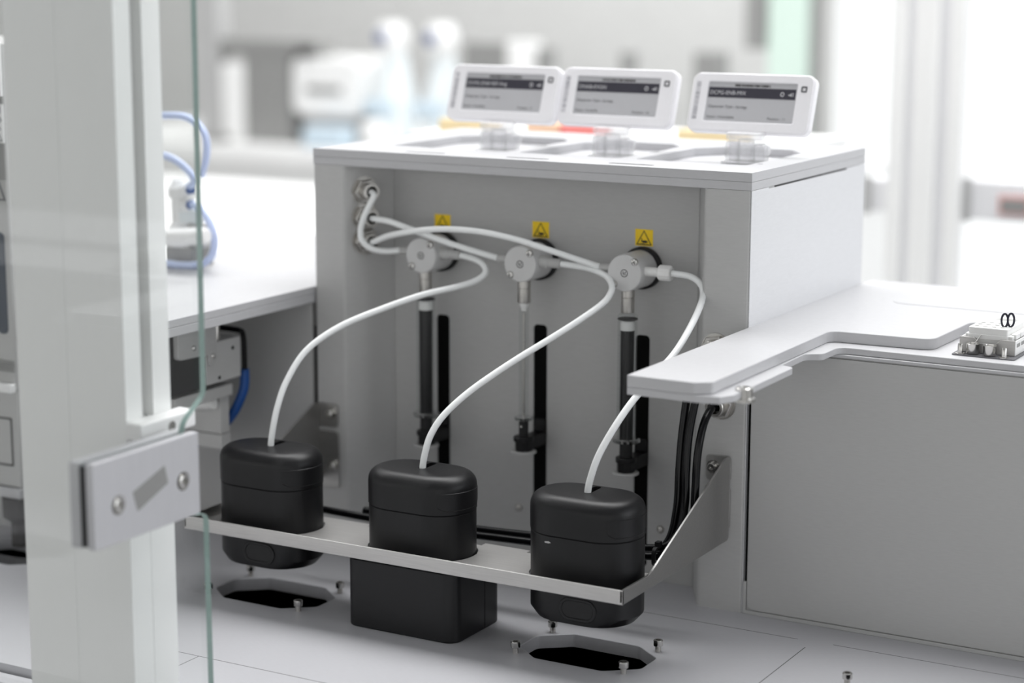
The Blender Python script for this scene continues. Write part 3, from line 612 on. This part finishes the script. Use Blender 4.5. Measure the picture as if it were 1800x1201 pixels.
va = thing('valve_actuator', 'black and grey actuator box screwed under the left worktop edge', 'actuator', (-365, -80, 112))
MB().prism(fillet([(-117.5, 116), (-83.5, 116), (-83.5, 160.5), (-117.5, 160.5)], 1), -410, -333, 'x').build('motor_block', M['blackmatt'], va, 0.6)
MB().box(-400, -330.5, -83, -47.5, 118, 144.4).build('gear_housing', M['paint'], va, 0.5)
MB().prism(fillet([(-112, 161.2), (-112, 139), (-83, 138), (-82, 130.5), (-76, 130.5), (-74, 135), (-74, 161.2)], [0, 3, 1, 2, 3, 1, 0]), -332.8, -328.6, 'x').build('hanger_bracket', M['panel'], va, 0.4)
for y, z in ((-97.4, 144.6), (-78.5, 136.5)):
    MB().dome((-328.6, y, z), (1, 0, 0), 1.9, 1.3).build('bracket_screw', M['chrome'], va)
for y, z in ((-55.7, 138), (-70, 121)): MB().cyl((-330.6, y, z), (-330.2, y, z), 1.2).build('screw_hole', M['void'], va)
MB().lathe([(2.8, 0), (2.8, 12), (2.2, 13)], (-336, -66, 144.4), (0, 0, 1), 20).build('sensor_stub', M['nickel'], va)
pb = thing('pump_body', 'pale grey pump body with a white stub below the actuator box', 'pump', (-375, -45, 70))
MB().box(-425, -338, -60, -51, 81, 106).build('upper_housing', M['paint'], pb, 0.6)
MB().box(-425, -337.4, -60.4, -51, 71, 80.6).build('lower_housing', M['paint'], pb, 0.6)
MB().box(-425, -385, -50.9, -0.1, 84, 104).build('wall_bracket', M['panel'], pb, 0.5)
MB().box(-425, -334, -110, -52, 106.2, 113.8).build('base_flange', M['panel'], pb, 0.5)
MB().lathe([(3.6, 0), (3.6, 13), (2.9, 13.2), (2.9, 14.6), (3.5, 15), (3.5, 17)], (-354.5, -68, 101.0), (1, .10, .10), 22).build('white_stub', M['whiterack'], pb)
tag(MB().tube([(-333.5, -40, 121), (-333.6, -40, 112), (-335.0, -41, 104.5), (-341.5, -43, 91), (-353, -45.5, 78.2), (-368, -45.5, 70), (-384, -45.5, 64)], 3.2, 14).build('air_hose', M['deepblue']), 'dark blue air hose bending down beside the pump body under the worktop', 'hose')
tag(MB().tube([(-368, -44, 150), (-352, -43, 147.4), (-336, -42, 146.6), (-333.6, -40.5, 143), (-333.4, -40, 130), (-333.5, -40, 121.4)], 1.9, 10).build('signal_cable', M['cable']), 'thin black cable joining the dark blue hose under the worktop', 'cable')
tag(MB().tube([(-390, -10, 158), (-360, -12, 156), (-335, -10, 158.4), (-318, -8, 160.6)], 1.7, 10).build('loose_cable', M['cable']), 'black cable sagging just below the left worktop underside', 'cable')

vm = thing('valve_manifold', 'white valve manifold with hose nozzles on the left worktop', 'valve manifold', (-432, 30, 172.1))
MB().box(-446, -422, 20, 44, 172.2, 186).build('manifold_base', M['bgmid'], vm, 1)
MB().lathe([(11, 186), (11, 198), (8, 202), (8, 219), (10, 220), (10, 226), (6, 232)], (-437, 30, 0), (0, 0, 1), 26).build('valve_column', M['white'], vm)
for z in (224.5, 214):
    MB().lathe([(4.4, 0), (4.4, 6), (3.2, 6.5), (3.2, 9)], (-432, 24, z), (.86, -.3, .2), 18).build('hose_nozzle', M['white'], vm)
    MB().lathe([(3.3, 9), (3.3, 12)], (-432, 24, z), (.86, -.3, .2), 18).build('blue_collar', M['deepblue'], vm)
MB().box(-428, -414, 22, 36, 186.2, 203).build('gauge_block', M['port'], vm, 1.5)
MB().prism(rrect(-436, -416, 203.2, 212, 2, 4), 22.5, 26, 'y').build('tag_card', M['bgpale'], vm)
tag(MB().lathe([(4.6, 0), (5.8, .8), (5.8, 51), (5.2, 53.4), (3.6, 54.4)], (-451, 6, 192.8), (1, 0, .10), 26).build('white_tube_handle', M['white']), 'thick white cylinder lying across the valve manifold', 'cylinder')
for P, l in (([(-460, 30, 275), (-446, 24, 276), (-426, 20, 276.4), (-414, 20, 271.5), (-407.5, 20, 262.5), (-408.5, 21, 249), (-414, 22, 236)], 'pale blue hose arching high above the white manifold'),
             ([(-458, 26, 246.5), (-446, 22, 248.6), (-433, 20, 245.6), (-423, 20, 239), (-418.4, 20, 232.4), (-423, 20, 228.4), (-422.5, 20.8, 226.8)], 'pale blue hose curling into the upper nozzle of the manifold'),
             ([(-421.5, 20.2, 216.2), (-420, 20, 216.4), (-412, 19, 213), (-404, 18, 204.5), (-400.5, 18, 193), (-404, 18, 182), (-414, 18, 175.8), (-428, 16, 174.4), (-444, 12, 175.4)], 'pale blue hose looping from the lower nozzle down to the worktop')):
    tag(MB().tube(P, 2.6, 12).build('air_hose', M['blue']), l, 'hose')

# instrument glimpsed at the far left edge
an = thing('analyser', 'grey and white analyser at the left edge with hazard pictograms on its front', 'analyser', (-500, -80, 0))
MB().box(-548, -453.2, -123, -30, 108, 330).build('housing', M['paint'], an, 1)
MB().box(-548, -453.2, -125, -123, 297, 331).build('white_panel', M['white'], an, .5)
MB().box(-548, -453.2, -124.5, -123, 292.5, 296).build('dark_trim', M['bgmid'], an)
mb = MB(); mb.box(-490, -453.6, -123.8, -123, 268, 292.3); mb.mi = 1
def ring(P, k, cx, cz): return [(cx + (a - cx) * k, cz + (b - cz) * k) for a, b in P]
for cx in (-457.6, -466):
    for P, cz in (([(cx - 2, 286.4), (cx + 2, 286.4), (cx + 2, 290.4), (cx - 2, 290.4)], 288.4), ([(cx, 279.4), (cx + 3, 282.4), (cx, 285.6), (cx - 3, 282.4)], 282.4), ([(cx, 274.6), (cx + 2.2, 276.8), (cx, 279), (cx - 2.2, 276.8)], 276.8), ([(cx - 3, 269), (cx + 3, 269), (cx, 274.4)], 270.8)):
        mb.prism(P, -124.0, -123.85, 'y', [ring(P, .72, cx, cz)])
mb.build('pictogram_label', [M['white'], M['greyink']], an)
MB().box(-548, -453.4, -124, -123, 244.5, 267.5).build('dark_band', M['bgmid'], an)
P = [(-476, 232), (-453.8, 232), (-464.5, 249.5)]; P = [(-475, 231.5), (-453.8, 231.5), (-464.5, 248)]
MB().prism([(-478, 230), (-453.6, 230), (-453.6, 244.3), (-478, 244.3)], -123.6, -123, 'y').build('sticker', M['panel'], an)
MB().prism([(-472, 231.5), (-453.9, 231.5), (-459, 243.5), (-467, 243.5)], -123.9, -123.65, 'y', [[(-469.6, 232.6), (-456, 232.6), (-460, 242.4), (-465.6, 242.4)]]).build('hazard_triangle', M['greyink'], an)
MB().prism(rrect(-466, -457.6, 145.5, 211, 3.5, 6), -123.5, -123, 'y').build('gauge_slot', M['slotblue'], an)
for k in range(4): MB().box(-548, -453.5, -124.2, -123, 121 + k * 2, 122.2 + k * 2).build('vent_rib', M['bgmid'], an)
MB().box(-548, -453.0, -128, -123, 108, 113.5).build('white_ledge', M['white'], an, .6)
MB().box(-548, -453.4, -122, -30, 44, 107.8).build('lower_box', M['paint'], an, .8)
MB().prism(rrect(-480, -459, 58, 90, 1, 3), -122.6, -122, 'y', [rrect(-479, -460, 59, 89, 1, 3)]).build('box_outline', M['bgdark'], an)
MB().box(-548, -452.6, -125, -30, 37, 43.6).build('bottom_ledge', M['plate'], an, .5)
MB().box(-548, -500, -80, -30, 0.05, 36.8).build('foot', M['paint'], an, .5)
MB().lathe([(6, 4), (6, 20), (11, 24), (11, 36.8)], (-459.5, -118, 0), (0, 0, 1), 26).build('nozzle', M['bgdark'], an)

# ================================================================== FOREGROUND: COLUMN AND GLASS DOOR
cm = thing('frame_column', 'tall light grey aluminium profile column at left with a groove down its side', 'column', (-227, -303, -900))
up = [(-262, -320.3), (-229.1, -320.3), (-229.1, -320.0), (-228.1, -320.0), (-228.1, -320.3), (-192.3, -320.3), (-192.3, -308.0), (-202, -308.0), (-202, -299.6), (-192.3, -299.6), (-192.3, -286), (-262, -286)]
MB().prism(up, 156.9, 470).build('upper_profile', M['column'], cm)
MB().box(-202, -200.4, -307.9, -299.7, 157.5, 470).build('groove_strip', M['bgmid2'], cm)
lo_ = [(-262, -320.3), (-229.1, -320.3), (-229.1, -320.0), (-228.1, -320.0), (-228.1, -320.3), (-192.3, -320.3), (-192.3, -305.2), (-192.7, -305.2), (-192.7, -304.5), (-192.3, -304.5), (-192.3, -286), (-262, -286)]
MB().prism(lo_, -900, 156.9).build('lower_profile', M['column'], cm)
MB().box(-192.2, -181.5, -322, -279.5, 149.2, 158.2).build('stop_block', M['white'], cm, 1.2)
MB().lathe([(7.5, 0), (8, 1), (8, 3.4), (7, 4.2)], (-186.5, -301, 144.9), (0, 0, 1), 30).build('stop_knob', M['white'], cm)
MB().lathe([(2.6, 0), (2.6, .6), (1.3, .6), (1.2, .1)], (-181.5, -299, 153), (1, 0, 0), 20).build('stop_screw', M['chrome'], cm)

gd = thing('glass_door', 'clear glass door at the left with a greenish edge and a metal plate hinge', 'door', (-167.5, -600, -60))
go = fillet([(-1000, -60), (-289.5, -60), (-290.5, 108.5), (-309, 110.5), (-309, 116), (-378, 116), (-378, 149), (-309, 149), (-306.5, 158), (-290, 169), (-288.8, 470), (-1000, 470)], [0, 0, 6, 2, 0, 0, 0, 0, 9, 7, 0, 0], 7)
mb = MB(); mb.prism(go, -170.0, -166.5, 'x')
mb.bm.normal_update()
for f in mb.bm.faces:
    if abs(f.normal.x) < 0.5: f.material_index = 1
mb.build('glass_pane', [M['glass'], M['glassedge']], gd)
fp = MB(); fp.prism(rrect(-380.2, -302.6, 111.8, 153.3, 1.2, 3), -166.3, -161.8, 'x'); hp = fp.build('hinge_plate', M['alu'], gd, 0.5)
bp_ = MB(); bp_.prism(rrect(-380.2, -302.6, 111.8, 153.3, 1.2, 3), -176.2, -170.2, 'x'); bp_.build('hinge_plate', M['alu'], gd, 0.5)
MB().box(-169.9, -166.6, -376.5, -312, 117, 148).build('hinge_gasket', M['blackmatt'], gd)
MB().box(-170.15, -166.35, -379.6, -378.1, 113, 151.5).build('end_gasket', M['blackmatt'], gd)
for y, z in ((-363.1, 130.2), (-315.4, 131)):
    mb = MB(); mb.lathe([(4.7, 0), (4.7, .15), (3.0, .12), (2.8, -.0)], (-161.8, y, z), (1, 0, 0), 28); mb.lathe([(2.9, 0), (2.9, .5), (2.4, .8), (1.4, .8), (1.3, .2)], (-161.8, y, z), (1, 0, 0), 24)
    mb.build('hinge_screw', M['chrome'], hp)
MB().prism([(-352.8, 134), (-329.2, 141.9), (-326.8, 132.8), (-349.6, 124)], -161.8, -161.65, 'x').build('hinge_sticker', M['bgmid2'], hp)

# ================================================================== THE LAB BEHIND
def single(mb, name, m, label, cat, bevel=0.0, group=None): return tag(mb.build(name, m, None, bevel), label, cat, group)
# far bench with equipment (out of focus in the photograph)
bn = thing('lab_bench', 'long pale lab bench far behind the machine, loaded with white equipment', 'bench', (-1650, 2700, -900))
MB().box(-2700, -860, 2330, 3000, -40, 0).build('bench_top', M['bgwhite'], bn, 4)
MB().box(-2680, -880, 2360, 2990, -900, -40).build('bench_front', M['bgwhite'], bn, 4)
nb = thing('side_bench', 'white bench end close behind the left worktop, brightly lit', 'bench', (-1300, 1000, -900))
MB().box(-2300, -760, 560, 1330, 20, 60).build('bench_top', M['bgwhite'], nb, 4)
MB().box(-2280, -780, 580, 1310, -900, 20).build('bench_front', M['bgwhite'], nb, 4)

single(MB().box(-2306, -2249, 2400, 2440, 0.2, 330), 'grey_partition', M['bggrey'], 'grey upright partition just right of the glass door edge, far behind', 'partition')
single(MB().box(-2182, -2064, 2400, 2470, 0.2, 183), 'equipment_tower', M['bgmid'], 'mid grey equipment tower between two white instruments, far behind', 'equipment')
ob = thing('overhead_bar', 'blurred dark grey bar bridging the grey uprights, far behind', 'bar', (-2118, 2430, 184))
MB().box(-2248.5, -1989, 2400, 2460, 183.3, 216).build('bar_beam', M['bgmid'], ob, 3)
MB().box(-2038, -2004, 2390, 2399.8, 186, 204).build('end_knob', M['bgdark'], ob, 3)
single(MB().box(-2247, -2184, 2398, 2420, 0.2, 166), 'white_box', M['bgwhite'], 'white upright box between the grey partition and the grey tower', 'box', 8)
single(MB().box(-2258, -2208, 2345, 2385, 0.2, 14), 'dark_tray', M['bgmid'], 'small dark tray at the foot of the white upright box', 'tray', 4)
ins = thing('bench_instrument', 'rounded white bench instrument with a green-grey slit, far behind the dispenser', 'instrument', (-1960, 2440, 0))
MB().prism(rrect(-2058, -1888, 62, 183, 24, 6), 2400, 2520, 'y').build('housing', M['bgwhite'], ins, 4)
MB().box(-2020, -1935, 2396, 2400, 110, 124).build('display_slit', M['bgmid'], ins)
MB().box(-2040, -1890, 2420, 2500, 0.2, 62).build('plinth', M['bggrey'], ins)
single(MB().box(-1996, -1890, 2345, 2390, 0.2, 44), 'blue_tray', M['bgblue'], 'pale blue tray on the far bench behind the lid corner', 'tray', 6)
single(MB().lathe([(22, 0.2), (26, 14), (26, 50), (16, 60)], (-1830, 2362, 0), (0, 0, 1), 24), 'white_bottle', M['bgwhite'], 'round white bottle beside the pale blue tray on the far bench', 'bottle')
for cx, l in ((-1836, 'left of two white dispensers with a violet cap, far behind the displays'), (-1718, 'right of two white dispensers with a violet cap, beside the leftmost display')):
    d = thing('bottle_dispenser', l, 'dispenser', (cx, 2450, 0), 'white bottle dispensers on the far bench')
    MB().lathe([(40, 0.2), (44, 20), (44, 100), (36, 130), (28, 160), (24, 190)], (cx + 4, 2450, 0), (0, 0, 1), 28).build('flask', M['bgpale'], d)
    MB().lathe([(24, 190), (34, 208), (34, 238), (24, 256)], (cx, 2445, 0), (0, 0, 1), 28).build('pump_head', M['bgwhite'], d)
    MB().dome((cx - 6, 2411, 226), (0, -1, 0), 15, 7).build('cap', M['dot'], d)
    MB().box(cx - 40, cx + 30, 2396, 2404, 70, 100).build('blue_band', M['bgblue'], d, 3)
for x0, x1, z1, m, l in ((-1640, -1540, 222, 'bgmid', 'blurred grey box behind the leftmost display'), (-1472, -1448, 214, 'bgmid', 'narrow grey upright between the left and middle displays'),
                            (-1292, -1270, 210, 'bgmid', 'small grey upright above the middle display'), (-1138, -1082, 214, 'bgmid', 'blurred dark box between the middle and right displays')):
    single(MB().box(x0, x1, 2400, 2440, 0.2, z1), 'equipment_box', M[m], l, 'box', 3)
single(MB().box(-1538, -1476, 2396, 2430, 0.2, 226), 'white_box', M['bgwhite'], 'white box between the two grey shapes behind the leftmost display', 'box', 3)
single(MB().box(-1034, -996, 2400, 2430, 222, 1899.5), 'hanging_post', M['bgmid'], 'grey post hanging down left of the mint green board', 'post')
single(MB().box(-990, -914, 2402, 2424, 0.2, 900), 'mint_board', M['mint'], 'mint green board far behind the rightmost display', 'board')
single(MB().box(-906, -884, 2400, 2410, 0.2, 1200), 'window_post', M['bgmid'], 'dark grey-green post left of the bright window wall', 'post')
for x0, x1, m, l in ((-470, -424, 'amber', 'amber strip box peeking out under the leftmost display'), (-384, -352, 'orange', 'orange strip box between the left and middle displays'),
                     (-351, -318, 'red', 'red strip box peeking out under the middle display'), (-244, -190, 'amber', 'amber strip box peeking out under the rightmost display')):
    single(MB().box(x0, x1, 420, 450, 236, 247), 'strip_box', M[m], l, 'box', 1)
tb = thing('rear_table', 'white table behind the dispenser carrying the coloured strip boxes', 'table', (-330, 480, -900))
MB().box(-490, -150, 400, 560, 226, 235.8).build('table_top', M['bgwhite'], tb, 1)
MB().box(-470, -170, 420, 540, -900, 226).build('table_base', M['bgwhite'], tb)

# bright window side, white profiled post and rail
pc = thing('white_post', 'white grooved profile post in front of the bright windows at right', 'post', (-195, 930, -900))
for a, b in ((-233, -217), (-208, -184), (-172, -157)): MB().box(a, b, 900, 914, -900, 700).build('profile_rib', M['bgwhite'], pc, 2)
MB().box(-232, -158, 906, 920, -900, 700).build('profile_web', M['bglight'], pc)
rl = thing('guard_rail', 'pale grey cross rail with a small red-rimmed plate, right of the white post', 'rail', (-60, 935, 120))
MB().box(-156.5, 120, 915, 950, 126, 166).build('rail_bar', M['bglight'], rl, 2)
MB().box(-156.3, -148, 911, 915, 124, 168).build('rail_bracket', M['bggrey'], rl, 1)
MB().box(-120, -88, 913, 915, 133, 152).build('plate_rim', M['bgpink'], rl); MB().box(-117, -91, 911.5, 913, 136, 149).build('plate', M['bgmid'], rl)
r2 = thing('guard_rail', 'short pale rail stub between the dispenser and the white post', 'rail', (-246, 935, 120))
MB().box(-262, -233.4, 915, 950, 128, 162).build('rail_bar', M['bglight'], r2, 2); MB().box(-262, -253, 911, 915, 126, 164).build('rail_bracket', M['bggrey'], r2, 1)

# ------------------------------------------------------------------ room shell
struct(MB().box(-4200, 3300, -2600, 3500, -940, -900).build('floor', M['floor']))
struct(MB().box(-4200, 3300, -2600, 3500, 1900, 1940).build('ceiling', M['ceil']))
struct(MB().box(-4200, -1252, 3400, 3500, -900, 1900).build('wall_back', M['wall']))
struct(MB().box(-4240, -4200, -2600, 3500, -900, 1900).build('wall_left', M['wall']))
w1 = MB(); w1.prism([(-1252, -900), (1500, -900), (1500, 1900), (-1252, 1900)], 3400, 3500, 'y', [[(-1246, -700), (1400, -700), (1400, 1800), (-1246, 1800)]])
struct(w1.build('wall_window', M['wall']))
wn = struct(MB().box(-1246, 1400, 3440, 3450, -700, 1800).build('window_1', M['daylight']))
struct(MB().prism([(1500, -900), (3300, -900), (3300, 1900), (1500, 1900)], 3400, 3500, 'y').build('wall_corner', M['wall']))
w2 = MB(); w2.prism([(-2600, -900), (3400, -900), (3400, 1900), (-2600, 1900)], 3200, 3300, 'x', [[(-900, -100), (2600, -100), (2600, 1600), (-900, 1600)]])
struct(w2.build('wall_right', M['wall']))

# ------------------------------------------------------------------ light
def area(name, loc, target, sx, sy, power, col=(1, 1, 1)):
    l = bpy.data.lights.new(name, 'AREA'); l.shape = 'RECTANGLE'; l.size = sx; l.size_y = sy; l.energy = power; l.color = col
    o = bpy.data.objects.new(name, l); COL.objects.link(o); o.location = loc
    o.rotation_euler = (Vector(target) - Vector(loc)).to_track_quat('-Z', 'Y').to_euler()
    return o
area('ceiling_lamp_main', (-0.2, 0.58, 1.85), (-0.2, 0.58, 0), 2.2, 1.0, 46, (1.0, 1.0, 1.0))
area('ceiling_lamp_rear', (-1.3, 2.4, 1.85), (-1.3, 2.4, 0), 2.6, 1.4, 38)
area('ceiling_lamp_left', (-2.0, 0.2, 1.85), (-2.0, 0.2, 0), 1.0, 1.6, 12)
area('window_daylight', (3.1, 0.7, 0.75), (0, 0.5, 0.2), 3.2, 1.6, 29, (0.92, 0.955, 1.0))
w = bpy.data.worlds.new('World'); bpy.context.scene.world = w; w.use_nodes = True
wt = w.node_tree; bg = wt.nodes['Background']           # added front fill for the unseen lab, shaped bright near eye level, darker elsewhere
tc = wt.nodes.new('ShaderNodeTexCoord'); sx = wt.nodes.new('ShaderNodeSeparateXYZ'); cr = wt.nodes.new('ShaderNodeValToRGB')
mr = wt.nodes.new('ShaderNodeMapRange'); mr.inputs['From Min'].default_value = -1; mr.inputs['From Max'].default_value = 1
wt.links.new(tc.outputs['Generated'], sx.inputs[0]); wt.links.new(sx.outputs['Z'], mr.inputs['Value']); wt.links.new(mr.outputs[0], cr.inputs['Fac'])
cr.color_ramp.elements[0].position = 0.0; cr.color_ramp.elements[0].color = (0.42, 0.42, 0.42, 1)
cr.color_ramp.elements[1].position = 0.66; cr.color_ramp.elements[1].color = (0.2, 0.2, 0.2, 1)
for p_, c_ in ((0.44, 0.45), (0.49, 1.05), (0.56, 1.05)):
    e = cr.color_ramp.elements.new(p_); e.color = (c_, c_, c_ * .99, 1)
wt.links.new(cr.outputs['Color'], bg.inputs['Color']); bg.inputs['Strength'].default_value = 1.05

# ------------------------------------------------------------------ camera
cd = bpy.data.cameras.new('Camera'); cam = bpy.data.objects.new('Camera', cd); COL.objects.link(cam)
Rm = ((0.8684137119859853, 0.495836208250107, 0.0020197581238631146),
      (0.09378544696623914, -0.16025439824900642, -0.9826102064293813),
      (-0.48689004382105117, 0.8535016007190644, -0.18566933725828155))   # right, down, forward
r, d, f = (Vector(v) for v in Rm)
m = Matrix.Identity(4)
for i in range(3): m[i][0], m[i][1], m[i][2] = r[i], -d[i], -f[i]
m.translation = Vector((450.98886731, -1065.75545415, 381.29087757)) * S
cam.matrix_world = m
cd.sensor_fit = 'HORIZONTAL'; cd.sensor_width = 36.0; cd.lens = 3546.404 / 1800 * 36.0
cd.clip_start = 0.02; cd.clip_end = 50
cd.dof.use_dof = True; cd.dof.focus_distance = 1.138; cd.dof.aperture_fstop = 4.5
sc = bpy.context.scene; sc.camera = cam
sc.view_settings.view_transform = 'Standard'; sc.view_settings.look = 'None'
sc.view_settings.exposure = 0.06; sc.view_settings.gamma = 1.0; sc.view_settings.use_curve_mapping = False
sc.cycles.max_bounces = 10; sc.cycles.transparent_max_bounces = 24; sc.cycles.diffuse_bounces = 5
for o in bpy.data.objects:
    if '_o' in o: del o['_o']
